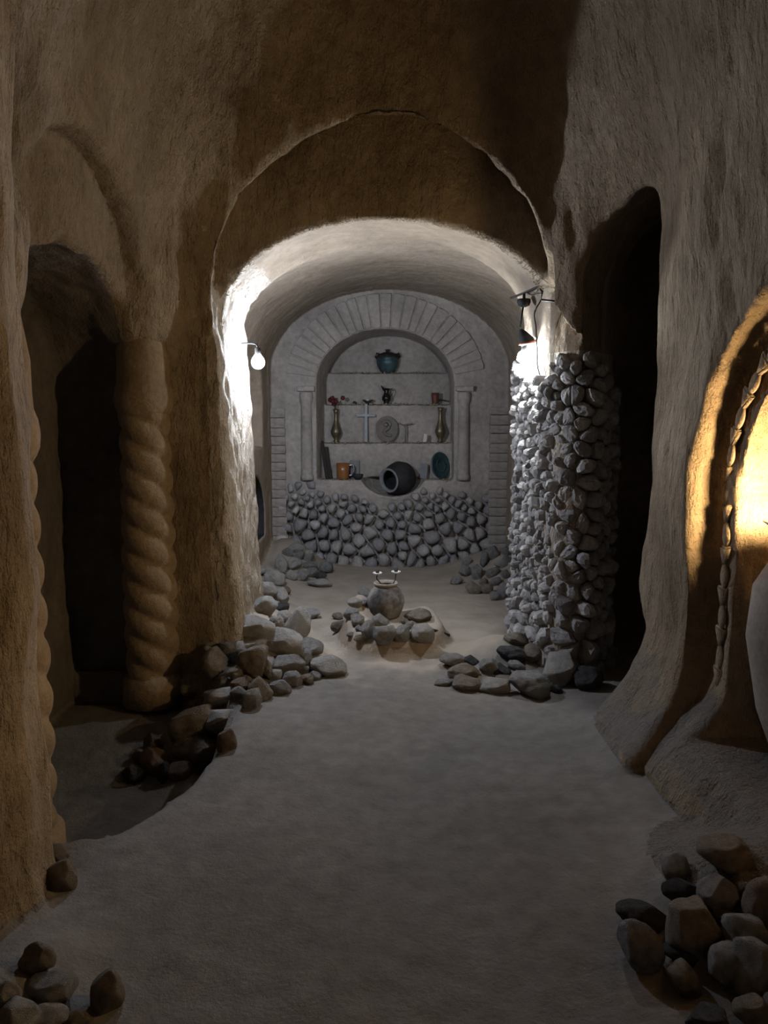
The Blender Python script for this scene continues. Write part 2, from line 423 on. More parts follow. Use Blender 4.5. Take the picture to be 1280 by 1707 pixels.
def struct(name, V, Q, N, sel, m, parent=None):
    q = Q[sel]; u, inv = np.unique(q, return_inverse=True)
    if len(u) == 0: return None
    me = bpy.data.meshes.new(name)
    q = inv.reshape(q.shape); nf = len(q)
    me.vertices.add(len(u)); me.vertices.foreach_set('co', V[u].astype(np.float32).ravel())
    me.loops.add(nf * 4); me.loops.foreach_set('vertex_index', q.astype(np.int32).ravel())
    me.polygons.add(nf); me.polygons.foreach_set('loop_start', np.arange(0, nf * 4, 4, dtype=np.int32))
    me.update(calc_edges=True); me.validate()
    me.shade_smooth()
    me.normals_split_custom_set_from_vertices([tuple(n) for n in N[u]])
    o = link(name, me, m, parent)
    if parent is None: o['kind'] = 'structure'
    return o

V, Q = surface_nets(sdf, (-2.2, -1.85, -.65), (2.75, 8.20, 4.75), .027)
N0, F0 = vnormals(V, Q)
V = roughen(V, N0, False)
N, FN = vnormals(V, Q)
C = V[Q].mean(1); cx, cy, cz = C.T
is_floor = (F0[:, 2] > .55) & (cz < .62) & ~((cx > 1.34) & (cy < 3.4)) & ~((cx > .95) & (cy > 2.2) & (cy < 4.05) & (cz > .045))
apse_m = (cy > 4.81) & (cx < 1.7) & (cx > -1.85) & ~((cx > 1.40) & (cy < 6.0))
pillar_m = (cx > .90) & (cx < 1.52) & (cy > 4.56) & (cy < 5.62) & (cz < 2.02) & ~is_floor
jamb_m = (cx < -.80) & (cx > -1.04) & (cy > 4.585) & (cy < 5.7) & (cz < 2.7) & ~is_floor
front_m = (cy > 4.30) & (cy <= 4.815) & (cx < 1.5) & (cx > -1.28)
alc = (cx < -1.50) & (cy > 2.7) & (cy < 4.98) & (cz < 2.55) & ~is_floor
lun = (F0[:, 1] < -.5) & (cz > 2.1) & (cy > 4.6) & (cy < 4.86) & (cx > -1.1) & (cx < 1.2)
hole_m = (((cx < -1.25) & (cx > -2.2)) | ((cx > 1.37) & (cx < 1.95))) & (cy > 6.6) & (cy < 8.1) & (cz < 1.12) & (cz > .30)
code = np.select([hole_m, is_floor, alc, lun, pillar_m, jamb_m,
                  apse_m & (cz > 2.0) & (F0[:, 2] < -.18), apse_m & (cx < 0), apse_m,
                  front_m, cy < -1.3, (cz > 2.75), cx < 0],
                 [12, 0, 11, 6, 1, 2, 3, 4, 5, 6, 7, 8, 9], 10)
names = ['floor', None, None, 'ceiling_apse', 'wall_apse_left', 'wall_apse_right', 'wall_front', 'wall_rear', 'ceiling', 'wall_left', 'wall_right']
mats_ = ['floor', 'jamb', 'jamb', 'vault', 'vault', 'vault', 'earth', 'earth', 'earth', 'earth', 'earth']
S = {}
for k, nm in enumerate(names):
    if nm: S[nm] = struct(nm, V, Q, N, code == k, mats_[k])
pillar = thing('stone_pillar', 'rubble-faced pillar between the vaulted apse and the dark doorway', 'pillar', (1.2, 4.9, 0))
def keep_world(o, parent):
    o.parent = parent; o.matrix_parent_inverse = Matrix.Translation(-Vector(parent.location))
core = struct('core', V, Q, N, code == 1, 'jamb', pillar); core.matrix_parent_inverse = Matrix.Translation((-1.2, -4.9, 0))
struct('alcove_lining', V, Q, N, code == 11, 'soot_wall', S['wall_left'])['label'] = 'dark sooted inside of the left alcove'  # inside faces of the alcove get a darker tuff than the wall
struct('oven_hole', V, Q, N, (code == 12) & (cx < 0), 'soot', S['wall_apse_left'])['label'] = 'soot-black arched oven hole'  # faces inside both side holes are coloured plain black
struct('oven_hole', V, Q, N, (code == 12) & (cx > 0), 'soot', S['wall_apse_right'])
jb = struct('jamb', V, Q, N, code == 2, 'jamb', S['wall_front']); jb['label'] = 'raked rough plaster jamb beside the left lamp'
Vb, Qb = surface_nets(sdf_back, (-1.60, 8.17, -.12), (1.75, 9.26, 3.20), .0130)
Nb, Fb = vnormals(Vb, Qb)
Vb = roughen(Vb, Nb, True); Nb, _ = vnormals(Vb, Qb)
Cb = Vb[Qb].mean(1)
fb = (Fb[:, 2] > .55) & (Cb[:, 2] < .6) & (Cb[:, 1] < 8.52)
vb = (Fb[:, 2] < -.3) & (Cb[:, 2] > 1.9) & (Cb[:, 1] < 8.39)
sb = (Cb[:, 1] < 8.36) & ~fb & ~vb
S['wall_back'] = struct('wall_back', Vb, Qb, Nb, ~fb & ~vb & ~sb, 'back')
f2 = struct('floor_edge', Vb, Qb, Nb, fb, 'floor', S['floor'])
v2 = struct('vault_end', Vb, Qb, Nb, vb, 'vault', S['ceiling_apse'])
s2 = struct('wall_end', Vb, Qb, Nb, sb & (Cb[:, 0] < 0), 'vault', S['wall_apse_left'])
s3 = struct('wall_end', Vb, Qb, Nb, sb & (Cb[:, 0] > 0), 'vault', S['wall_apse_right'])

# ------------------------------------------------------------------ fitted stones (Voronoi masonry)
def scatter(w, h, rad, seed, tries=9000):
    r = random.Random(seed); pts = []
    for _ in range(tries):
        s, t = r.uniform(0, w), r.uniform(0, h); d = rad(s, t)
        if all((s - a) ** 2 + (t - b) ** 2 > (.5 * (d + e)) ** 2 for a, b, e in pts): pts.append((s, t, d))
    return pts
def voronoi(pts, w, h):
    out = []; A = np.array([(p[0], p[1]) for p in pts])
    for i, (s, t, d) in enumerate(pts):
        poly = [(s - 1.0*d, t - 1.0*d), (s + 1.0*d, t - 1.0*d), (s + 1.0*d, t + 1.0*d), (s - 1.0*d, t + 1.0*d)]
        di = np.hypot(A[:, 0] - s, A[:, 1] - t)
        for j in np.argsort(di)[1:16]:
            mx, my = (A[j, 0] + s) / 2, (A[j, 1] + t) / 2; nx, ny = A[j, 0] - s, A[j, 1] - t
            new = []
            for k in range(len(poly)):
                p, q = poly[k], poly[(k+1) % len(poly)]
                dp = (p[0]-mx)*nx + (p[1]-my)*ny; dq = (q[0]-mx)*nx + (q[1]-my)*ny
                if dp <= 0: new.append(p)
                if (dp < 0) != (dq < 0):
                    f = dp / (dp - dq); new.append((p[0]+(q[0]-p[0])*f, p[1]+(q[1]-p[1])*f))
            poly = new
            if len(poly) < 3: break
        if len(poly) >= 3: out.append(((s, t, d), poly))
    return out
def fitted_stone(poly, ctr, gap, hgt, rnd, sharp=False):
    """local mesh: x = s, z = t, -y = out of the wall"""
    pts = []
    n = len(poly); cs, ct = ctr
    for k in range(n):                                   # cut corners
        a, b, c = poly[k-1], poly[k], poly[(k+1) % n]
        for q, f in ((a, .27), (c, .27)):
            pts.append((b[0] + (q[0]-b[0])*f - cs, b[1] + (q[1]-b[1])*f - ct))
    R = max(.02, sum(math.hypot(*p) for p in pts) / len(pts))
    f0 = max(.5, 1 - gap / R)
    ox, oz = rnd.uniform(-.18, .18) * R, rnd.uniform(-.18, .18) * R
    tx, tz = rnd.uniform(-.35, .35), rnd.uniform(-.35, .35)
    bm = bmesh.new(); rings = []
    lev = ((f0 * .92, -.05, 0), (f0, hgt * .25, .3), (f0 * .86, hgt * .75, .8), (f0 * .45, hgt, 1))
    for f, y, k in lev:
        ring = []
        for (p, q) in pts:
            jj = 1 + rnd.uniform(-.05, .05)
            X, Z = p * f * jj + ox * k * .5, q * f * jj + oz * k * .5
            ring.append(bm.verts.new((X, -(y + k * (tx * X + tz * Z)) + rnd.uniform(-.004, .004), Z)))
        rings.append(ring)
    m = len(pts)
    for a, b in zip(rings, rings[1:]):
        for k in range(m): bm.faces.new((a[k], a[(k+1) % m], b[(k+1) % m], b[k]))
    bm.faces.new(rings[-1])
    return bm_mesh('stone', bm, not sharp)
rs = random.Random(5)
# back wall, below the altar ledge
BX0, BW, BH = -1.12, 2.30, .86
def brad(s, t): return .078 + .055 * (1 - min(1, abs(t - .26) / .42)) + rs.uniform(-.02, .022)
nst = 0
for (s, t, d), poly in voronoi(scatter(BW, BH, brad, 3), BW, BH):
    top = .80 + .05 * math.sin(s * 5) + .06 * math.exp(-(s / .2) ** 2) - .10 * math.exp(-((s - 1.15) / .30) ** 2)
    if t > top: continue
    k = sum(p[0] for p in poly) / len(poly), sum(p[1] for p in poly) / len(poly)
    big = d > .14
    me = fitted_stone(poly, k, .012, .055 + .035 * rs.random(), rs)
    o = link('stone', me, rs.choice(['stone_a', 'stone_a', 'stone_b', 'stone_b', 'stone_c'] if s < .4 else ['stone_a', 'stone_a', 'stone_b', 'stone_b', 'stone_b']), S['wall_back'])
    o.location = (BX0 + k[0], 8.432 - .04 * (1 - k[1] / BH), k[1] + .02); nst += 1
# pillar facing
PATH = [(1.0, 5.62), (.958, 5.36), (.985, 5.02), (1.045, 4.78), (1.13, 4.635), (1.23, 4.60), (1.33, 4.68), (1.43, 4.86), (1.49, 5.06)]
PP = spline([(a, b, 0) for a, b in PATH], 10)
PL = [0.0]
for a, b in zip(PP, PP[1:]): PL.append(PL[-1] + (b - a).length)
def on_path(s):
    i = max(0, min(len(PP) - 2, int(np.searchsorted(PL, s)) - 1)); f = (s - PL[i]) / (PL[i+1] - PL[i])
    p = PP[i].lerp(PP[i+1], f); t = (PP[i+1] - PP[i]).normalized()
    return p, Vector((-t.y, t.x, 0))
WL = PL[-1]
def prad(s, t): return (.050 if s < .95 else .072) + (.035 if t < .30 else 0) + .05 * max(0, rs.random() - .55)
np_ = 0; cells = []
for (s, t, d), poly in voronoi(scatter(WL, 2.05, prad, 9, 14000), WL, 2.05):
    if t > 1.93 + .10 * math.sin(7 * s) - .10 * (s > 1.0) or s < .05: continue
    ar = abs(sum(poly[i-1][0] * poly[i][1] - poly[i][0] * poly[i-1][1] for i in range(len(poly)))) / 2
    cells.append((-ar * (.35 if s < .30 else 1), t, s, poly))
cells.sort()
rest = bmesh.new()
for n_, (ar, t, s, poly) in enumerate(cells):
    k = sum(p[0] for p in poly) / len(poly), sum(p[1] for p in poly) / len(poly)
    me = fitted_stone(poly, k, .004, .022 + .055 * rs.random() ** 1.7, rs, sharp=True)
    p, nrm = on_path(min(max(k[0], .01), WL - .01))
    if nrm.dot(Vector((1.2, 5.2, 0)) - p) > 0: nrm = -nrm
    flare = .05 * max(0, .5 - k[1])
    rot = (rs.uniform(-.25, .25), rs.uniform(-.2, .2), math.atan2(nrm.x, -nrm.y) + rs.uniform(-.3, .3))
    loc = p + nrm * (.005 + flare) + Vector((0, 0, k[1] + .02)) - Vector(pillar.location)
    if n_ < 300:
        o = link('stone', me, rs.choice(['stone_a', 'stone_c', 'stone_c', 'stone_a'] if s < 1.0 else ['stone_a', 'stone_b']), pillar)
        o.rotation_euler = rot; o.location = loc; np_ += 1
    else:
        me.transform(Matrix.Translation(loc) @ Euler(rot).to_matrix().to_4x4()); rest.from_mesh(me); bpy.data.meshes.remove(me)
me = bpy.data.meshes.new('small_stones'); rest.to_mesh(me); rest.free()
o = link('small_stones', me, 'stone_a', pillar); o['kind'] = 'stuff'
print('stones', nst, np_)

# ------------------------------------------------------------------ altar wall: arch stones, engaged columns, brick pilasters
def voussoir(a0, a1):
    bm = bmesh.new(); vs = []
    for y in (0.03, -.022):
        for (e, f) in ((0, 1),):
            pass
        rows = []
        for r in (0, 1):
            A, B = (NA + .012, NB + .012) if r == 0 else (NA + .33, NB + .365)
            rows.append([Vector((NX + A * math.cos(t), 8.40 + y, NSP + B * math.sin(t))) for t in (a0, (a0 + a1) / 2, a1)])
        vs.append([bm.verts.new(p) for p in rows[0] + rows[1][::-1]])
    n = 6
    bm.faces.new(vs[0]); bm.faces.new(vs[1])
    for k in range(n): bm.faces.new((vs[0][k], vs[0][(k+1) % n], vs[1][(k+1) % n], vs[1][k]))
    bmesh.ops.bevel(bm, geom=[e for e in bm.edges], offset=.006, segments=1, affect='EDGES')
    for v in bm.verts: v.co.y += random.uniform(-.004, .004)
    return bm_mesh('voussoir', bm, False)
a = .16; vi = 0
while a < PI - .16:
    da = random.uniform(.105, .135)
    o = link('voussoir', voussoir(a + .008, a + da - .008), 'back', S['wall_back']); a += da
def half_column(px, label):
    b = P(px, 800, 8.40); t = P(px, 642, 8.40); hgt = t.z - b.z
    pr = [(.074, 0), (.074, .05), (.066, .06), (.064, hgt*.4), (.060, hgt - .20), (.068, hgt - .19), (.076, hgt - .15), (.074, hgt - .09), (.064, hgt - .075)]
    bm = lathe([(r, z) for r, z in pr], 20)
    o = link('engaged_column', bm_mesh('engaged_column', bm), 'back', S['wall_back']); o.location = (b.x, 8.405, b.z)
    c = link('capital', bm_mesh('capital', box(.19, .16, .055, .01, .004)), 'back', o); c.location = (0, 0, hgt - .04)
half_column(512, ''); half_column(772, '')
brick_me = [bm_mesh('brick', box(1, 1, 1, .09, .03)) for _ in range(5)]
for m_ in brick_me: m_.materials.append(M['back'])
for px0, px1, z0, z1 in ((449, 476, .14, 1.68), (816, 851, .14, 1.66)):
    x0, x1 = P(px0, 800, 8.33).x, P(px1, 800, 8.33).x
    z = z0
    while z < z1:
        hh = random.uniform(.082, .112)
        o = link('brick', random.choice(brick_me), None, S['wall_back'])
        o.location = ((x0 + x1) / 2 + random.uniform(-.005, .005), 8.385 + random.uniform(-.006, .006), z + hh / 2); o.scale = (x1 - x0, .09, hh - .004); z += hh
# straw temper at the vault edge and the ledges: nobody could count it
def straw(name, pts, n, ln, parent):
    bm = bmesh.new(); r = random.Random(2)
    for _ in range(n):
        p = Vector(r.choice(pts)) + Vector((r.uniform(-.02, .02), r.uniform(-.015, .015), r.uniform(-.008, .008)))
        d = Vector((r.uniform(-1, 1), r.uniform(-1, .1), r.uniform(-.4, .9))).normalized() * ln * r.uniform(.4, 1.2)
        s = d.cross(Vector((0, 1, .3))).normalized() * .0014
        a, b, c = bm.verts.new(p - s), bm.verts.new(p + s), bm.verts.new(p + d)
        e = bm.verts.new(p + Vector((0, .002, 0)))
        bm.faces.new((a, b, c)); bm.faces.new((b, e, c)); bm.faces.new((e, a, c))
    o = link(name, bm_mesh(name, bm), 'straw', parent); o['kind'] = 'stuff'; return o
straw('straw', [(.005 + .98 * math.cos(t), 4.805, 2.24 + .56 * math.sin(t)) for t in np.linspace(.25, PI - .2, 220)], 900, .035, S['wall_front'])

def crumbs(edges, n):
    bm = bmesh.new(); r = random.Random(8)
    for (x0, x1, y, z) in edges:
        for _ in range(int(n * (x1 - x0))):
            q = r.uniform(.003, .011) if r.random() < .85 else r.uniform(.010, .017)
            g = bmesh.ops.create_icosphere(bm, subdivisions=1, radius=q)['verts']
            p = Vector((r.uniform(x0, x1), y + r.uniform(-.004, .012), z + r.uniform(-.010, .005)))
            for v in g: v.co = v.co * r.uniform(.7, 1.25) + p
    o = link('crumbs', bm_mesh('crumbs', bm), 'vault', S['wall_back']); o['kind'] = 'stuff'
crumbs([(-.66, .72, 8.64, TIERS[1]), (-.66, .72, 8.81, TIERS[2]), (-.58, .60, 8.98, TIERS[3]), (-.70, -.28, 8.41, TIERS[0]), (.42, .73, 8.41, TIERS[0])], 75)
# ------------------------------------------------------------------ twisted columns of the left alcove
def twisted(name, label, x, y, r, z0, z1, lift):
    t = thing(name, label, 'column', (x, y, z0)); H = z1 - z0
    bm = bmesh.new(); seg, nz = 36, 150; rings = []
    zt = H - .34
    for j in range(nz + 1):
        z = zt * j / nz; ring = []
        for k in range(seg):
            a = 2 * PI * k / seg
            ph = 3 * a + 2 * PI * z / .168 * 1.0
            lob = abs(math.sin(ph / 2)) ** .7
            rr = r * (.86 + .19 * lob) * (1 + .05 * math.sin(z * 3))
            ring.append(bm.verts.new((rr * math.cos(a), rr * math.sin(a), z)))
        rings.append(ring)
    for a, b in zip(rings, rings[1:]):
        for k in range(seg): bm.faces.new((a[k], a[(k+1) % seg], b[(k+1) % seg], b[k]))
    link('shaft', bm_mesh('shaft', bm), 'carved', t)
    c = link('capital', bm_mesh('capital', lathe([(r*.90, zt - .02), (r*1.02, zt + .01), (r*1.10, zt + .04), (r*1.13, zt + .09), (r*1.09, zt + .14), (r*1.0, zt + .18), (r*.98, zt + .24), (r*.98, H + .02), (r*.78, H + .22), (r*.55, H + .50), (0, H + .56)], 28)), 'carved', t)
    link('base', bm_mesh('base', lathe([(r*1.25, -.12), (r*1.22, .03), (r*1.0, .07)], 24)), 'carved', t)
    return t
twisted('twisted_column', 'rope-twisted carved earth column at the far side of the left alcove', -1.43, 4.63, .155, -.02, 1.98, 0)
twisted('twisted_column', 'warmly lit rope-twisted column at the near left edge of the view', -1.43, 2.80, .15, -.02, 1.80, 0)

# ------------------------------------------------------------------ carved chain of leaves round the lamp recess
def leaf(h, w):
    bm = bmesh.new(); bmesh.ops.create_icosphere(bm, subdivisions=3, radius=1)
    for v in bm.verts:
        taper = 1 - .35 * v.co.z ** 2
        v.co = Vector((v.co.x * .012, v.co.y * w / 2 * taper, v.co.z * h / 2))
    return bm_mesh('leaf_relief', bm)
leaf_me = leaf(.115, .062); leaf_me.materials.append(M['carved'])
bm = bmesh.new()
vs = [bm.verts.new(p) for p in ((-.012, .045, .035), (-.012, -.03, .03), (-.012, .0, -.05), (.01, .055, .045), (.01, -.04, .04), (.01, 0, -.065))]
for f in ((0, 1, 2), (3, 5, 4), (0, 3, 4, 1), (1, 4, 5, 2), (2, 5, 3, 0)): bm.faces.new([vs[k] for k in f])
bmesh.ops.bevel(bm, geom=bm.edges[:], offset=.005, segments=2, affect='EDGES')
tri_me = bm_mesh('wedge_relief', bm); tri_me.materials.append(M['carved'])
CH = []
z = .42
while z < 1.28: CH.append((3.155, z, 0)); z += .088
t = 0.0
while t < 1.9: CH.append((2.46 + .715 * math.cos(t), 1.29 + .665 * math.sin(t), t)); t += .125
for k, (y, z, t) in enumerate(CH):
    o = link('leaf_relief' if k % 2 == 0 else 'wedge_relief', leaf_me if k % 2 == 0 else tri_me, None, S['wall_right'])
    o.location = (1.436, y + .03, z); o.rotation_euler = (t, 0, 0)

# ------------------------------------------------------------------ loose rocks
def rock_mesh(seed, angular):
    r = random.Random(seed); bm = bmesh.new(); bmesh.ops.create_icosphere(bm, subdivisions=4, radius=1)
    planes = []
    for _ in range(angular):
        n = Vector([r.gauss(0, 1) for _ in range(3)]).normalized(); planes.append((n, r.uniform(.58, .84)))
    off = np.array([r.uniform(0, 50) for _ in range(3)])
    co = np.array([v.co for v in bm.verts])
    d = 1 + .17 * fbm(co + off, (1.1,) * 3, 2) + .05 * fbm(co + off + 9, (3.6,) * 3, 3)
    co = co * d[:, None]
    for n, k in planes:
        n = np.array(n); dd = co @ n - k; co = co - np.outer(np.clip(dd, 0, None) * .93, n)
    lo, hi = co.min(0), co.max(0); co = (co - (lo + hi) / 2) / ((hi - lo) / 2)
    for v, c in zip(bm.verts, co): v.co = c
    return bm_mesh('rock', bm)
RND = [rock_mesh(100 + k, 5) for k in range(7)]
ANG = [rock_mesh(200 + k, 12) for k in range(9)]
SLAB = [rock_mesh(300 + k, 16) for k in range(4)]
LIB = {}
def rock_data(kind, k, m):
    key = (kind, k, m)
    if key not in LIB:
        me = {'r': RND, 'a': ANG, 's': SLAB}[kind][k].copy(); me.materials.append(M[m]); LIB[key] = me
    return LIB[key]
def fh(x, y): return float(floorh(np.array([[x]]), np.array([[y]]))[0, 0])
rk = random.Random(21)
MC = {'g': 'rock_grey', 'p': 'rock_pale', 'b': 'rock_brown', 'r': 'rock_red', 'd': 'rock_dark'}
def rock(px, py, pw, ph, code, label, group, roll=None, lift=.30):
    kind, m = code[0], MC[code[1]]
    d = ray(px, py); t = 1.2
    while t < 9.5:
        p = Vector((0, 0, CAMZ)) + d * t
        if p.z <= fh(p.x, p.y) + lift * PX(ph, p): break
        t += .01
    W, H = PX(pw, p), PX(ph, p)
    D = (.45 * W + .55 * H) * rk.uniform(.9, 1.25)
    lib = {'r': RND, 'a': ANG, 's': SLAB}[kind]
    o = bpy.data.objects.new('rock', rock_data(kind, rk.randrange(len(lib)), m)); COL.objects.link(o)
    o.location = p; o.scale = (W / 2 * 1.04, D / 2, H / 2 * 1.08)
    rr = math.radians(roll) if roll is not None else rk.uniform(-.18, .18)
    o.rotation_euler = Euler((rk.uniform(-.15, .15), rr, rk.uniform(-.3, .3)))
    tag(o, label, 'rock', group); return o

G = 'loose stones heaped along the left alcove edge'
for X, Y, W, H, c, lab in [
    (1110, 585, 185, 105, 'sp', 'long flat-topped pale block at the right end of the left stone heap'),
    (1030, 492, 112, 92, 'rg', 'rounded grey stone just behind the long flat-topped block'),
    (935, 505, 82, 70, 'rg', 'smaller grey stone left of the rounded stone behind the flat block'),
    (988, 540, 85, 85, 'rg', 'slanting grey stone wedged behind the broad grey boulder'),
    (915, 572, 145, 92, 'ag', 'broad grey boulder left of the long flat-topped block'),
    (975, 370, 115, 165, 'sp', 'tall pale slab standing upright where the heap meets the sand'),
    (892, 455, 175, 135, 'ap', 'long pale boulder leaning against the upright slab'),
    (1020, 316, 105, 58, 'sp', 'flat pale wedge lying on the sand behind the upright slab'),
    (800, 278, 115, 100, 'ap', 'pale angular stone with dark underside below the raked plaster jamb'),
    (752, 384, 168, 122, 'ap', 'large angular pale block propped at the foot of the plaster jamb'),
    (857, 360, 68, 62, 'rp', 'small pale round stone right of the large angular pale block'),
    (880, 283, 66, 52, 'ad', 'dark hollowed stone among pale stones beside the jamb'),
    (895, 328, 62, 52, 'rp', 'small pale stone under the dark hollowed stone'),
    (692, 426, 112, 46, 'sp', 'thin flat pale stone under the large angular pale block'),
    (635, 515, 118, 120, 'ag', 'pale-topped grey boulder against the dark wall by the jamb'),
    (745, 462, 135, 70, 'ap', 'flattish pale stone resting on top of the big round boulder'),
    (738, 562, 140, 165, 'rb', 'biggest rounded brownish boulder in the middle of the left heap'),
    (802, 605, 60, 90, 'rb', 'narrow stone tucked against the right side of the biggest round boulder'),
    (535, 562, 132, 145, 'rb', 'dark rounded boulder leaning on the brown wall'),
    (645, 628, 75, 70, 'rb', 'small ball-shaped stone left of the biggest round boulder'),
    (586, 678, 95, 85, 'rb', 'dim brown stone below the dark rounded boulder'),
    (682, 668, 110, 66, 'sr', 'flat reddish stone under the small ball-shaped stone'),
    (850, 632, 62, 68, 'ap', 'small pale pointed stone at the front of the left heap'),
    (775, 705, 108, 125, 'rb', 'egg-shaped brown stone standing on the heap front edge'),
    (876, 692, 104, 80, 'ag', 'squat grey stone in the front row right of the egg-shaped stone'),
    (936, 650, 92, 85, 'rg', 'grey stone second in the front row from the egg-shaped stone'),
    (1010, 652, 62, 55, 'rb', 'little brown stone in the front row left of the flat block'),
    (1050, 632, 58, 48, 'rg', 'tiny grey stone touching the front of the flat-topped block'),
    (995, 602, 52, 38, 'rg', 'tiny stone above the front row beside the flat block'),
    (592, 752, 180, 125, 'ap', 'large pale angular rock left of the front row, above the pit'),
    (731, 755, 88, 108, 'ag', 'faceted grey block beside the large pale angular rock'),
    (662, 716, 74, 62, 'ag', 'small rock between the large pale angular rock and faceted block'),
    (442, 685, 125, 118, 'rb', 'dark brown boulder beside the twisted column base'),
    (420, 602, 74, 78, 'rb', 'small dark stone above the boulder beside the twisted column'),
    (465, 778, 94, 66, 'rb', 'half-buried dark stone below the boulder by the twisted column'),
    (594, 862, 205, 128, 'ap', 'wide pale-topped rock overhanging the pit edge'),
    (425, 890, 205, 195, 'rb', 'largest brown boulder sliding down into the pit'),
    (455, 1005, 225, 132, 'ab', 'long brown rock with a pale top low in the pit'),
    (606, 958, 92, 112, 'ar', 'reddish rock under the wide pale-topped rock'),
    (230, 972, 88, 95, 'ar', 'small reddish rock highest in the dark pit corner'),
    (240, 1066, 124, 135, 'ar', 'tall reddish-brown rock in the pit, pointing up right'),
    (165, 1036, 74, 64, 'rb', 'small brown stone left of the tall reddish-brown pit rock'),
    (130, 1128, 104, 78, 'rd', 'dark stone farthest left in the pit'),
    (286, 1122, 58, 92, 'ad', 'slim dark stone right of the tall reddish-brown pit rock'),
    (366, 1112, 112, 78, 'ar', 'reddish stone at the pit bottom under the long rock'),
    (466, 1094, 70, 74, 'rd', 'dark stone deepest beneath the sandy floor edge'),
    (852, 130, 95, 80, 'ap', 'pale angular stone high on the heap behind the jamb'),
    (800, 192, 105, 84, 'ap', 'pale stone below the highest angular one, touching the jamb'),
    (775, 97, 54, 52, 'rp', 'small pale stone tucked behind the jamb edge'),
    (878, 225, 74, 80, 'sp', 'sloping pale stone right of the stones touching the jamb'),
    (905, 196, 42, 42, 'rr', 'small rosy stone at the sand edge behind the heap'),
]:
    rock(180 + X / 3.048, 920 + Y / 3.048, W / 2.75, H / 2.75, c, lab, G, lift=.34)

G = 'stones tumbled in the left corner of the apse'
for X, Y, W, H, c, lab in [
    (560, 480, 150, 230, 'ap', 'upright pale stone at the corner under the brick pilaster'),
    (720, 485, 210, 140, 'ap', 'broad pale stone right of the upright corner stone'),
    (690, 630, 150, 130, 'rp', 'rounded pale stone below the broad pale corner stone'),
    (740, 265, 220, 120, 'sp', 'flat pale stone topping the left apse corner'),
    (640, 325, 140, 110, 'ag', 'grey stone under the left end of the flat corner stone'),
    (780, 370, 150, 100, 'rg', 'dark-edged oval stone under the flat corner stone'),
    (915, 375, 130, 160, 'ap', 'pale five-sided stone right of the oval corner stone'),
    (920, 500, 190, 80, 'sg', 'thin layered stone below the pale five-sided stone'),
    (840, 640, 170, 150, 'ag', 'dusty grey stone at the sand edge of the left corner'),
    (960, 600, 150, 130, 'ag', 'grey stone between dusty stone and dark stone, left corner'),
    (1080, 635, 150, 110, 'rd', 'dark stone resting on the long low corner stone'),
    (1060, 740, 300, 120, 'sp', 'long low stone lying on the sand before the back wall'),
    (1150, 530, 170, 150, 'rg', 'large grey stone at the foot of the left back wall'),
    (275, 570, 120, 130, 'sp', 'pale wedge leaning on the apse side wall'),
]:
    rock(400 + X / 8, 880 + Y / 8, W / 7.3, H / 7.3, c, lab, G, lift=.34)

G = 'stones tumbled in the right corner of the apse'
for X, Y, W, H, c, lab in [
    (660, 500, 130, 200, 'ag', 'upright slab-like stone under the right brick pilaster'),
    (540, 590, 110, 210, 'ag', 'tall pale stone left of the slab under the right pilaster'),
    (820, 470, 120, 130, 'rg', 'topmost round stone in the right apse corner'),
    (840, 570, 110, 100, 'rg', 'oval stone beneath the topmost round corner stone'),
    (760, 640, 170, 120, 'rp', 'egg-like pale stone in the right apse corner'),
    (440, 760, 150, 220, 'ag', 'leaning grey stone with a dark gap on its right'),
    (640, 760, 180, 140, 'rg', 'broad stone right of the dark gap in the corner'),
    (810, 780, 120, 130, 'rg', 'round stone against the right bench foot'),
    (530, 890, 110, 120, 'rb', 'small brownish stone beneath the dark gap'),
    (680, 880, 150, 120, 'rg', 'oblong stone below the broad corner stone'),
    (390, 960, 200, 180, 'rb', 'wide brownish stone at the sand edge, right corner'),
    (570, 980, 160, 140, 'rb', 'stone with a shadowed base at the right corner edge'),
    (800, 1000, 170, 220, 'ag', 'big grey stone lowest in the right corner'),
    (680, 1080, 130, 130, 'rg', 'half-buried stone beside the biggest right corner stone'),
    (270, 740, 140, 160, 'rg', 'grey stone at the left of the right corner heap'),
    (170, 870, 160, 110, 'ag', 'low stone leftmost on the sand before the right corner'),
    (300, 610, 130, 110, 'rp', 'pale stone at the wall above the right corner heap'),
    (890, 1120, 120, 100, 'rb', 'small earthy stone at the bench foot near the pillar'),
]:
    rock(740 + X / 8, 860 + Y / 8, W / 7.5, H / 7.5, c, lab, G, lift=.34)

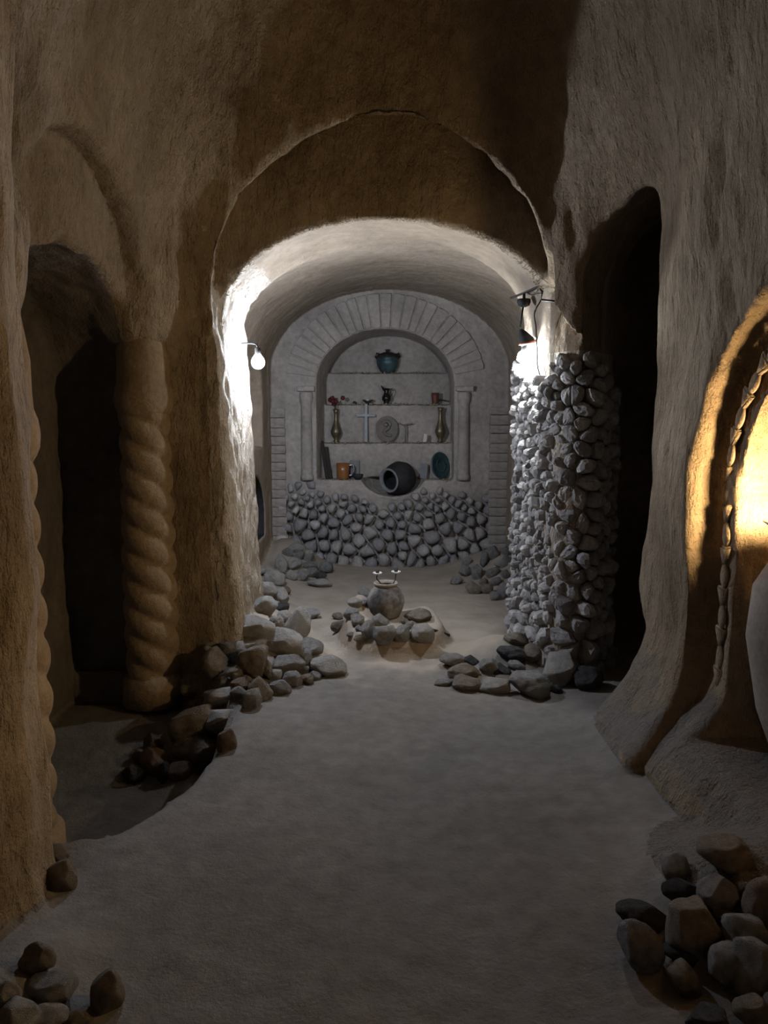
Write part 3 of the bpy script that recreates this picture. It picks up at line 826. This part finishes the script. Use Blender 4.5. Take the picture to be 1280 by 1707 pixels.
G = 'stones ringed round the clay pot'
for X, Y, W, H, c, lab in [
    (393, 392, 135, 100, 'rp', 'pale rounded stone behind the left side of the clay pot'),
    (300, 492, 145, 115, 'ap', 'pale-topped angular stone left of the clay pot'),
    (262, 600, 148, 115, 'sg', 'slanting grey slab left of the clay pot'),
    (130, 632, 105, 85, 'rb', 'outermost low stone on the far left of the pot ring'),
    (145, 722, 168, 118, 'rb', 'brownish domed stone at the left edge of the pot ring'),
    (320, 668, 138, 132, 'rg', 'round grey stone left of the tall speckled one'),
    (342, 742, 80, 70, 'rg', 'tiny stone wedged under the round grey stone by the pot'),
    (428, 756, 128, 190, 'ag', 'tall speckled grey stone in front of the pot, left'),
    (546, 662, 168, 125, 'rg', 'smooth stone touching the front belly of the pot'),
    (590, 806, 222, 195, 'ag', 'largest ridged stone front and centre before the pot'),
    (345, 846, 112, 84, 'rb', 'small block at the front left of the pot plinth'),
    (757, 795, 148, 172, 'ag', 'crumbly grey stone right of the ridged front stone'),
    (952, 788, 228, 192, 'rp', 'big pale scarred round stone at the right of the pot'),
    (780, 668, 84, 76, 'rb', 'small brown stone at the right foot of the pot'),
    (840, 715, 115, 90, 'rg', 'stone half hidden behind the big pale round stone'),
    (910, 618, 262, 130, 'sb', 'long brown slab sloping down behind the pot'),
    (258, 802, 85, 52, 'rb', 'flat little stone on the left of the plinth'),
    (392, 496, 56, 66, 'rg', 'small stone squeezed against the left belly of the pot'),
    (860, 860, 70, 50, 'rg', 'pebble in front of the big pale round stone'),
]:
    rock(540 + X / 5.818, 920 + Y / 5.818, W / 5.818, H / 5.818, c, lab, G, lift=.30)

G = 'rubble in front of the stone pillar'
for X, Y, W, H, c, lab in [
    (200, 216, 118, 64, 'rg', 'rounded stone with a pit, leftmost of the right rubble'),
    (246, 266, 138, 76, 'ab', 'dusty lumpy stone behind the dark-faced wedge'),
    (160, 316, 88, 34, 'sg', 'thin flat stone on the floor left of the dark-faced wedge'),
    (256, 322, 118, 68, 'sb', 'angular wedge with a dark face, in the right rubble'),
    (382, 332, 138, 72, 'sp', 'rectangular pale block lying in the right rubble'),
    (540, 330, 182, 125, 'rg', 'broad smooth boulder at the right end of the rubble'),
    (458, 192, 130, 76, 'rd', 'black-fronted boulder at the back of the right rubble'),
    (484, 240, 78, 50, 'ag', 'small grey stone under the black-fronted boulder'),
    (362, 246, 88, 84, 'ag', 'upright grey stone left of the black stone in rubble'),
    (422, 300, 88, 40, 'rb', 'low brown stone behind the rectangular pale block'),
    (412, 256, 94, 56, 'rd', 'black stone between upright grey stone and small grey stone'),
    (282, 216, 68, 48, 'rd', 'dark stone right of the pitted rounded stone'),
    (684, 255, 160, 160, 'ap', 'big rough block at the foot of the stone pillar'),
    (664, 346, 48, 42, 'rd', 'small black stone at the bottom of the pillar foot block'),
    (632, 340, 24, 46, 'ap', 'little white chip standing beside the pillar foot block'),
    (770, 150, 140, 92, 'ag', 'dim grey stone above the pillar foot block'),
    (800, 300, 130, 110, 'rd', 'dark stone at the pillar foot beside the doorway'),
    (480, 120, 110, 60, 'rb', 'earthy stone low against the pillar on the apse side'),
    (560, 190, 90, 90, 'rb', 'earthy stone between black-fronted boulder and pillar'),
]:
    rock(680 + X / 2.667, 1020 + Y / 2.667, W / 2.667, H / 2.667, c, lab, G, lift=.34)

G = 'stones heaped under the lamp recess'
for X, Y, W, H, c, lab in [
    (826, 765, 280, 210, 'rb', 'big brown boulder topmost against the right wall foot'),
    (560, 832, 160, 146, 'ag', 'notched small rock left of the topmost brown boulder'),
    (580, 958, 190, 140, 'ad', 'bluish dark rock under the notched small rock'),
    (790, 968, 228, 200, 'ag', 'chunky grey rock under the topmost brown boulder'),
    (930, 932, 96, 160, 'sb', 'narrow upright brown rock right of the chunky grey one'),
    (1035, 1035, 190, 300, 'rr', 'tall reddish boulder at the right edge of the view'),
    (372, 1100, 285, 145, 'rd', 'flat dark rock leftmost at the back of the heap'),
    (352, 1262, 220, 265, 'ag', 'sharp-edged grey block farthest left in the right heap'),
    (650, 1165, 305, 275, 'ab', 'largest beige rock in the centre of the right heap'),
    (830, 1092, 128, 88, 'rb', 'small rock wedged right of the largest beige rock'),
    (945, 1192, 232, 240, 'ag', 'grey-blue rock left of the tall reddish boulder'),
    (580, 1312, 180, 120, 'rd', 'dark rock underneath the largest beige rock'),
    (600, 1436, 188, 175, 'rb', 'rounded rock on the sand below the largest beige rock'),
    (842, 1372, 200, 238, 'rg', 'egg-shaped grey rock right of the rounded sand rock'),
    (1000, 1420, 270, 330, 'ag', 'massive dark grey rock at the lower right'),
    (985, 1655, 200, 190, 'rb', 'brown rock cut by the bottom edge, far right'),
    (720, 1680, 230, 130, 'rd', 'dark rock half buried at the bottom edge, right'),
    (1120, 1640, 150, 220, 'rg', 'grey rock in the bottom right corner'),
]:
    rock(960 + X / 3.366, 1200 + Y / 3.366, W / 3.366, H / 3.366, c, lab, G, lift=.34)

G = 'stones by the near left pier'
for X, Y, W, H, c, lab in [
    (350, 880, 165, 205, 'ab', 'pitted brown rock beside the near twisted column'),
    (330, 742, 120, 88, 'rb', 'small rounded stone behind the pitted brown rock'),
    (218, 770, 70, 130, 'rb', 'narrow stone between the near twisted column and pitted rock'),
    (215, 1350, 190, 165, 'rb', 'crumbling brown stone at the foot of the near pier'),
    (280, 1505, 270, 140, 'rg', 'long grey stone at the lower left'),
    (605, 1520, 180, 240, 'ab', 'ochre rock standing alone at the bottom left'),
    (440, 1680, 150, 100, 'rb', 'low stone left of the ochre rock, at the bottom edge'),
    (270, 1670, 210, 120, 'rp', 'pale stone at the bottom edge, left'),
    (40, 1535, 150, 150, 'rp', 'pale stone at the very left edge below the pier'),
    (110, 1650, 230, 150, 'rp', 'largest pale stone in the bottom left corner'),
]:
    rock(X / 3.366, 1200 + Y / 3.366, W / 3.366, H / 3.366, c, lab, G, lift=.34)

# ------------------------------------------------------------------ clay pot and candle holder on the plinth
pp = P(643, 1040, 5.50); pz = fh(pp.x, pp.y)
R = .138
pot = thing('clay_pot', 'fire-blackened round clay pot ringed by stones', 'pot', (pp.x, pp.y, pz - .03))
hp = P(643, 972, 5.46).z - (pz - .03)
link('body', bm_mesh('body', lathe([(.03, 0), (.085, .005), (R*.86, hp*.22), (R, hp*.46), (R*.97, hp*.60), (R*.80, hp*.78), (R*.60, hp*.88), (R*.56, hp*.91), (R*.50, hp*.91), (R*.55, hp*.86), (R*.7, hp*.7), (R*.85, hp*.45), (.05, .03)], 40, False)), 'clay', pot)
link('rim', bm_mesh('rim', lathe([(R*.55, hp*.885), (R*.63, hp*.93), (R*.66, hp*.97), (R*.62, hp), (R*.54, hp*.985), (R*.50, hp*.92)], 40, False)), 'jar', pot)
cb = Vector((pp.x, pp.y, pz + hp * .5))
cdl = thing('candle_holder', 'thin wire holder with two small metal cups rising from the clay pot', 'candle holder', cb)
for (px, py) in ((629, 957), (660, 955)):
    tp = P(px, py, 5.50); mid = P(634 if px < 640 else 656, 972, 5.48)
    link('wire_arm', bm_mesh('wire_arm', tube([v - cb for v in spline([cb, mid, P(px - 1, py + 8, 5.50), tp], 6)], .004, 6)), 'iron', cdl)
    c = link('cup', bm_mesh('cup', lathe([(.008, -.006), (.024, .0), (.036, .010), (.033, .013), (.02, .004), (.006, .002)], 18)), 'silver', cdl); c.location = tp - cb
    link('candle_socket', bm_mesh('candle_socket', lathe([(.012, 0), (.013, .004), (.014, .03), (.010, .03), (.009, .008)], 14)), 'iron', c)
def ground(px, py, up=0.0):
    d = ray(px, py); t = 1.5
    while t < 9.5:
        p = Vector((0, 0, CAMZ)) + d * t
        if p.z <= fh(p.x, p.y) + up: break
        t += .01
    return p
sa, sb_ = ground(718, 1050, .02), ground(748, 1059, .012)
st = thing('stick', 'short dark stick lying on the sand right of the pot ring', 'stick', sa)
link('wood', bm_mesh('wood', tube([p - sa for p in spline([sa, sa.lerp(sb_, .4) + Vector((0, 0, .004)), sb_], 5)], .012, 7, radii=None)), 'wood', st)

# ------------------------------------------------------------------ things on the altar ledges
def on_ledge(px, tier, Y):
    p = P(px, 700, Y); p.z = TIERS[tier] + .003; return p
def one(name, label, cat, bm, m, loc, rot=(0, 0, 0), smooth=True):
    o = link(name, bm_mesh(name, bm, smooth), m); o.location = loc; o.rotation_euler = rot
    return tag(o, label, cat)
# top ledge: patinated cauldron
b = on_ledge(646, 3, 9.06)
c = thing('cauldron', 'blue-green patinated cauldron alone on the top ledge', 'cauldron', b)
link('bowl', bm_mesh('bowl', lathe([(.05, 0), (.075, .004), (.105, .05), (.128, .10), (.131, .135), (.118, .165), (.122, .17), (.112, .172), (.105, .14), (.06, .03)], 32, False)), 'patina', c)
link('foot', bm_mesh('foot', lathe([(.062, -.004), (.06, .012), (.05, .014)], 24)), 'patina', c)
lid = link('lid', bm_mesh('lid', lathe([(.135, .168), (.135, .185), (.11, .205), (.05, .232), (.02, .236), (.02, .25), (.028, .262), (0, .27)], 28)), 'soot', c)
for sx in (-1, 1):
    link('handle', bm_mesh('handle', tube([(sx*.118, 0, .15), (sx*.145, 0, .185), (sx*.125, 0, .225), (sx*.10, 0, .205)], .009, 8)), 'soot', c)
# second ledge
b = on_ledge(644, 2, 8.86)
j = thing('jug', 'small shiny dark metal jug in the middle of the second ledge', 'jug', b)
link('body', bm_mesh('body', lathe([(.03, 0), (.034, .006), (.028, .018), (.050, .05), (.052, .075), (.03, .115), (.027, .14), (.042, .175), (.036, .172), (.022, .14)], 24, False)), 'darkmetal', j)
link('handle', bm_mesh('handle', tube(spline([(.036, 0, .16), (.068, 0, .17), (.07, 0, .12), (.045, 0, .085)], 5), .006, 8)), 'darkmetal', j)
link('spout', bm_mesh('spout', tube([(-.02, 0, .15), (-.045, 0, .185), (-.06, 0, .205)], .01, 8, radii=[.014, .011, .005])), 'darkmetal', j)
b = on_ledge(613, 2, 8.85)
one('bowl', 'small shallow metal bowl above the cross on the second ledge', 'bowl', lathe([(.02, 0), (.025, .008), (.05, .03), (.068, .048), (.062, .048), (.04, .028), (0, .018)], 24), 'steel', b)
b = on_ledge(725, 2, 8.86)
cu = thing('cup', 'dark reddish cup on the second ledge above the right vase', 'cup', b)
link('body', bm_mesh('body', lathe([(.03, 0), (.034, .01), (.042, .08), (.045, .125), (.04, .125), (.034, .03), (0, .02)], 24)), 'copper', cu)
link('handle', bm_mesh('handle', tube(spline([(.042, 0, .05), (.10, 0, .04), (.13, 0, .035)], 5), .008, 8)), 'soot', cu)
b = on_ledge(591, 2, 8.87)
one('pebble', 'tiny dark pebble at the left of the second ledge', 'pebble', lathe([(0, 0), (.02, .004), (.022, .018), (.012, .03), (0, .033)], 12), 'rock_dark', b)
# third ledge
def vase(px, label, flip, hgt):
    b = on_ledge(px, 1, 8.715)
    v = thing('vase', label, 'vase', b); k = hgt / .40
    prof = [(.028, 0), (.034, .004), (.030, .018), (.022, .03), (.045, .07), (.060, .11), (.060, .135), (.042, .19), (.026, .245), (.021, .30), (.024, .36), (.036, .40), (.030, .40), (.017, .30)]
    link('body', bm_mesh('body', lathe([(r, z*k) for r, z in prof], 26, False)), 'bronze', v); return v, b
v, b = vase(560, 'slender bronze vase holding dried red flowers, left of the cross', 1, .37)
r2 = random.Random(4)
for k in range(6):
    tip = Vector((r2.uniform(-.075, .10), r2.uniform(-.03, .03), .37 + r2.uniform(.05, .14)))
    s_ = link('stem', bm_mesh('stem', tube([(0, 0, .33), tuple(Vector((0, 0, .36)).lerp(tip, .5) + Vector((0, 0, .01))), tuple(tip)], .003, 5)), 'stem', v)
    bm = bmesh.new(); bmesh.ops.create_icosphere(bm, subdivisions=2, radius=.026)
    for q in bm.verts: q.co *= r2.uniform(.7, 1.2)
    f_ = link('flower', bm_mesh('flower', bm), 'petal', v); f_.location = tip
vase(734, 'slender bronze vase standing empty at the right of the ledge', -1, .39)
b = on_ledge(610, 1, 8.73)
cr = thing('cross', 'pale weathered standing cross between the left vase and round relief', 'cross', b)
link('upright', bm_mesh('upright', box(.034, .022, .43, .006, .001, (0, 0, .215))), 'stonecross', cr)
link('crossbar', bm_mesh('crossbar', box(.215, .020, .032, .006, .001, (0, -.002, .30))), 'stonecross', cr)
cr.rotation_euler = (-.08, 0, 0)
b = on_ledge(645, 1, 8.72)
pl = thing('relief_plaque', 'round plaster relief plaque leaning on the third ledge', 'plaque', b)
def disc(rx, rz, th):
    bm = lathe([(0, -th), (.96, -th), (1, -th*.5), (1, 0), (.97, th*.3), (.90, th*.3), (.87, 0), (0, 0)], 40)
    for q in bm.verts: q.co = Vector((q.co.x * rx, -q.co.z, q.co.y * rz + rz))
    return bm
link('disc', bm_mesh('disc', disc(.125, .148, .022)), 'relief', pl)
o = link('figure', bm_mesh('figure', tube(spline([(-.05, -.008, .21), (-.005, -.014, .235), (.035, -.012, .20), (.01, -.016, .15), (-.035, -.012, .12), (.0, -.012, .08), (.05, -.008, .075)], 6), .018, 8)), 'relief', pl)
link('head', bm_mesh('head', lathe([(0, -.02), (.02, -.014), (.026, 0), (.02, .016), (0, .024)], 14)), 'relief', pl).location = (-.012, -.02, .19)
pl.rotation_euler = (-.12, 0, 0)
b = on_ledge(676, 1, 8.74)
tc = thing('wire_cross', 'small thin dark cross right of the round relief plaque', 'cross', b)
link('upright', bm_mesh('upright', tube([(0, 0, 0), (.004, 0, .12), (0, 0, .205)], .008, 7)), 'relief', tc)
link('arm', bm_mesh('arm', tube(spline([(-.075, 0, .215), (-.03, 0, .195), (.02, 0, .20), (.085, 0, .212)], 5), .007, 7)), 'relief', tc)
b = on_ledge(708, 1, 8.68)
o = one('stone_chip', 'small pinkish white upright chip left of the right vase', 'stone', box(.038, .03, .095, .01, .004, (0, 0, .046)), 'pink', b, (0, .12, 0))
# bottom ledge
b = on_ledge(571, 0, 8.50)
mg = thing('mug', 'amber brown glazed mug at the left of the bottom ledge', 'mug', b)
link('body', bm_mesh('body', lathe([(.060, 0), (.068, .006), (.070, .09), (.072, .175), (.066, .175), (.064, .02), (0, .018)], 30)), 'amber', mg)
link('handle', bm_mesh('handle', tube(spline([(.066, 0, .15), (.115, 0, .15), (.118, 0, .06), (.066, 0, .035)], 6), .010, 8)), 'steel', mg)
b = on_ledge(591, 0, 8.58)
one('slate_tablet', 'thin grey tablet leaning behind the amber mug', 'tablet', box(.10, .015, .20, .004, .002, (0, 0, .10)), 'slate', b, (-.14, 0, .1))
b = on_ledge(596, 0, 8.46)
one('dark_bowl', 'low dark clay bowl right of the amber mug', 'bowl', lathe([(.03, 0), (.05, .02), (.065, .055), (.058, .055), (.04, .025), (0, .018)], 22), 'soot', b)
for k, (px0, px1, pyt, lab) in enumerate(((536, 545, 735, 'tall dark board leaning in the left corner of the niche'), (544, 549, 745, 'shorter dark board leaning right of the tall board in the niche'))):
    b = on_ledge(px1, 0, 8.50 + .03 * k); t_ = P(px0, pyt, 8.62)
    ln = (t_ - b).length
    o = one('board', lab, 'board', box(.045, .014, ln, .003, 0, (0, 0, ln / 2)), 'wood', b)
    dv = (t_ - b).normalized(); o.rotation_euler = dv.to_track_quat('Z', 'Y').to_euler()
# pot lying on its side, mouth to the room
b = P(648, 801, 8.36)
lp = thing('lying_pot', 'black clay pot lying on its side, mouth toward the room', 'pot', b)
lp.rotation_euler = (PI / 2 + .10, 0, -.72)       # local +z points out of the mouth towards the camera
link('body', bm_mesh('body', lathe([(.02, -.36), (.10, -.345), (.165, -.27), (.185, -.19), (.165, -.10), (.12, -.03), (.112, -.02), (.105, -.02), (.155, -.10), (.172, -.19), (.15, -.27), (.02, -.34)], 36, False)), 'soot', lp)
link('rim', bm_mesh('rim', lathe([(.112, -.03), (.130, -.012), (.136, .004), (.126, .012), (.112, .004), (.106, -.03)], 36, False)), 'slate', lp)
b = on_ledge(706, 0, 8.56)
one('slate_tablet', 'small upright grey tablet left of the round blue-green plate', 'tablet', box(.078, .016, .165, .004, .002, (0, 0, .083)), 'slate', b, (-.12, .06, -.2))
b = on_ledge(738, 0, 8.53)
pt = thing('plate', 'round blue-green metal plate leaning on the right niche wall', 'plate', b)
link('dish', bm_mesh('dish', disc(.148, .150, .014)), 'patina', pt)
o = link('ring', bm_mesh('ring', lathe([(.062, 0), (.07, .006), (.078, 0)], 30, False)), 'patina', pt); o.location = (0, -.006, .15); o.rotation_euler = (PI/2, 0, 0)
pt.rotation_euler = (-.16, 0, .75)

# ------------------------------------------------------------------ lamps
def bulb_bm(r):
    return lathe([(0, -r), (r*.5, -r*.87), (r*.87, -r*.5), (r, 0), (r*.87, r*.5), (r*.6, r*.85), (r*.42, r*1.15), (r*.36, r*1.35), (0, r*1.36)], 20)
# right: bracket lamp
L0 = P(873, 596, 5.05)
lamp = thing('bracket_lamp', 'lit bulb hanging from a black bracket on the pillar', 'lamp', L0)
def lp_(px, py, Y): return P(px, py, Y) - L0
link('bulb', bm_mesh('bulb', bulb_bm(.038)), 'bulb_r', lamp)
o = link('socket', bm_mesh('socket', lathe([(.017, 0), (.019, .004), (.019, .045), (.012, .052)], 16)), 'iron', lamp); o.location = (0, 0, .042)
o = link('shade', bm_mesh('shade', lathe([(.050, 0), (.048, .010), (.040, .035), (.024, .075), (.010, .10), (.006, .10), (.02, .07), (.036, .03), (.044, 0)], 24, False)), 'soot', lamp)
o.location = lp_(880, 572, 5.05); o.rotation_euler = (.1, -.55, 0)
o2 = link('shade_rim', bm_mesh('shade_rim', lathe([(.046, -.006), (.058, -.004), (.060, .010), (.052, .014)], 24, False)), 'copper', lamp); o2.location = o.location; o2.rotation_euler = (.1, -.2, 0)
link('rod', bm_mesh('rod', tube([lp_(872, 510, 5.05), lp_(867, 545, 5.05)], .006, 8)), 'iron', lamp)
o = link('canopy_cup', bm_mesh('canopy_cup', lathe([(.012, 0), (.035, .010), (.044, .030), (.042, .050), (.010, .055), (.008, .085)], 22)), 'soot', lamp); o.location = lp_(873, 512, 5.05)
link('bracket_arm', bm_mesh('bracket_arm', tube([lp_(851, 497, 5.12), lp_(874, 488, 5.05), lp_(896, 478, 4.86), lp_(904, 486, 4.80), lp_(902, 500, 4.80), lp_(902, 503, 4.80) + Vector((.14, .02, 0))], .0075, 8)), 'iron', lamp)
link('hook', bm_mesh('hook', tube(spline([lp_(878, 487, 5.02), lp_(884, 491, 4.97), lp_(892, 490, 4.90), lp_(897, 482, 4.86)], 5), .004, 6)), 'iron', lamp)
link('cord', bm_mesh('cord', tube(spline([lp_(902, 500, 4.80), lp_(891, 521, 4.82), lp_(893, 545, 4.83), lp_(895, 579, 4.84), lp_(896, 610, 4.85), lp_(901, 629, 4.88)], 6), .0045, 6)), 'iron', lamp)
# left: bare bulb close to the raked jamb
L1 = P(430, 604, 5.36)
lamp2 = thing('jamb_lamp', 'glaring white bulb beside the raked plaster jamb', 'lamp', L1)
link('bulb', bm_mesh('bulb', bulb_bm(.046)), 'bulb_l', lamp2)
o = link('socket', bm_mesh('socket', lathe([(.018, 0), (.020, .004), (.020, .05), (.010, .056)], 16)), 'iron', lamp2); o.location = (0, 0, .044)
link('bracket_arm', bm_mesh('bracket_arm', tube(spline([(0, 0, .095), (-.02, 0, .125), (-.14, .02, .13)], 5), .006, 8)), 'iron', lamp2)
# warm lamp inside the right recess
L2 = Vector((1.55, 2.84, 1.28))
lamp3 = thing('recess_lamp', 'warm yellow bulb hanging inside the right arched recess', 'lamp', L2)
link('bulb', bm_mesh('bulb', bulb_bm(.038)), 'bulb_w', lamp3)
o = link('socket', bm_mesh('socket', lathe([(.017, 0), (.019, .004), (.019, .05), (.010, .056)], 16)), 'iron', lamp3); o.location = (0, 0, .042)
link('dish', bm_mesh('dish', lathe([(.03, -.085), (.10, -.078), (.125, -.062), (.12, -.058), (.09, -.072), (.02, -.075)], 32, False)), 'steel', lamp3)  # dish added under the bulb, out of view, to shade the floor
link('cord', bm_mesh('cord', tube([(0, 0, .09), (.005, 0, .25), (0, 0, .52)], .004, 6)), 'iron', lamp3)
# added fill lamp behind the viewer, keeps the front wall from going black
L3 = Vector((.25, -1.25, .50))
fill4 = thing('floor_lantern', 'dim lantern standing on the floor behind the viewer', 'lantern', (L3.x, L3.y, fh(L3.x, L3.y)))
o = link('bulb', bm_mesh('bulb', bulb_bm(.05)), 'bulb_h', fill4); o.location = (0, 0, .50)
link('post', bm_mesh('post', lathe([(.09, -.02), (.09, .012), (.02, .02), (.012, .04), (.012, .43), (.02, .44), (.02, .455)], 20)), 'iron', fill4)

# ------------------------------------------------------------------ large jar in the recess
jp = P(1334, 1000, 2.72)
jr = thing('storage_jar', 'large grey earthenware jar at the right edge of the view', 'jar', (1.63, 2.80, .27))
link('body', bm_mesh('body', lathe([(.09, 0), (.12, .005), (.20, .22), (.25, .50), (.235, .70), (.16, .84), (.11, .89), (.10, .89), (.14, .83), (.22, .69), (.235, .50), (.1, .05)], 40, False)), 'jar', jr)
link('rim', bm_mesh('rim', lathe([(.105, .88), (.135, .90), (.14, .92), (.12, .93), (.10, .92), (.095, .87)], 36, False)), 'jar', jr)
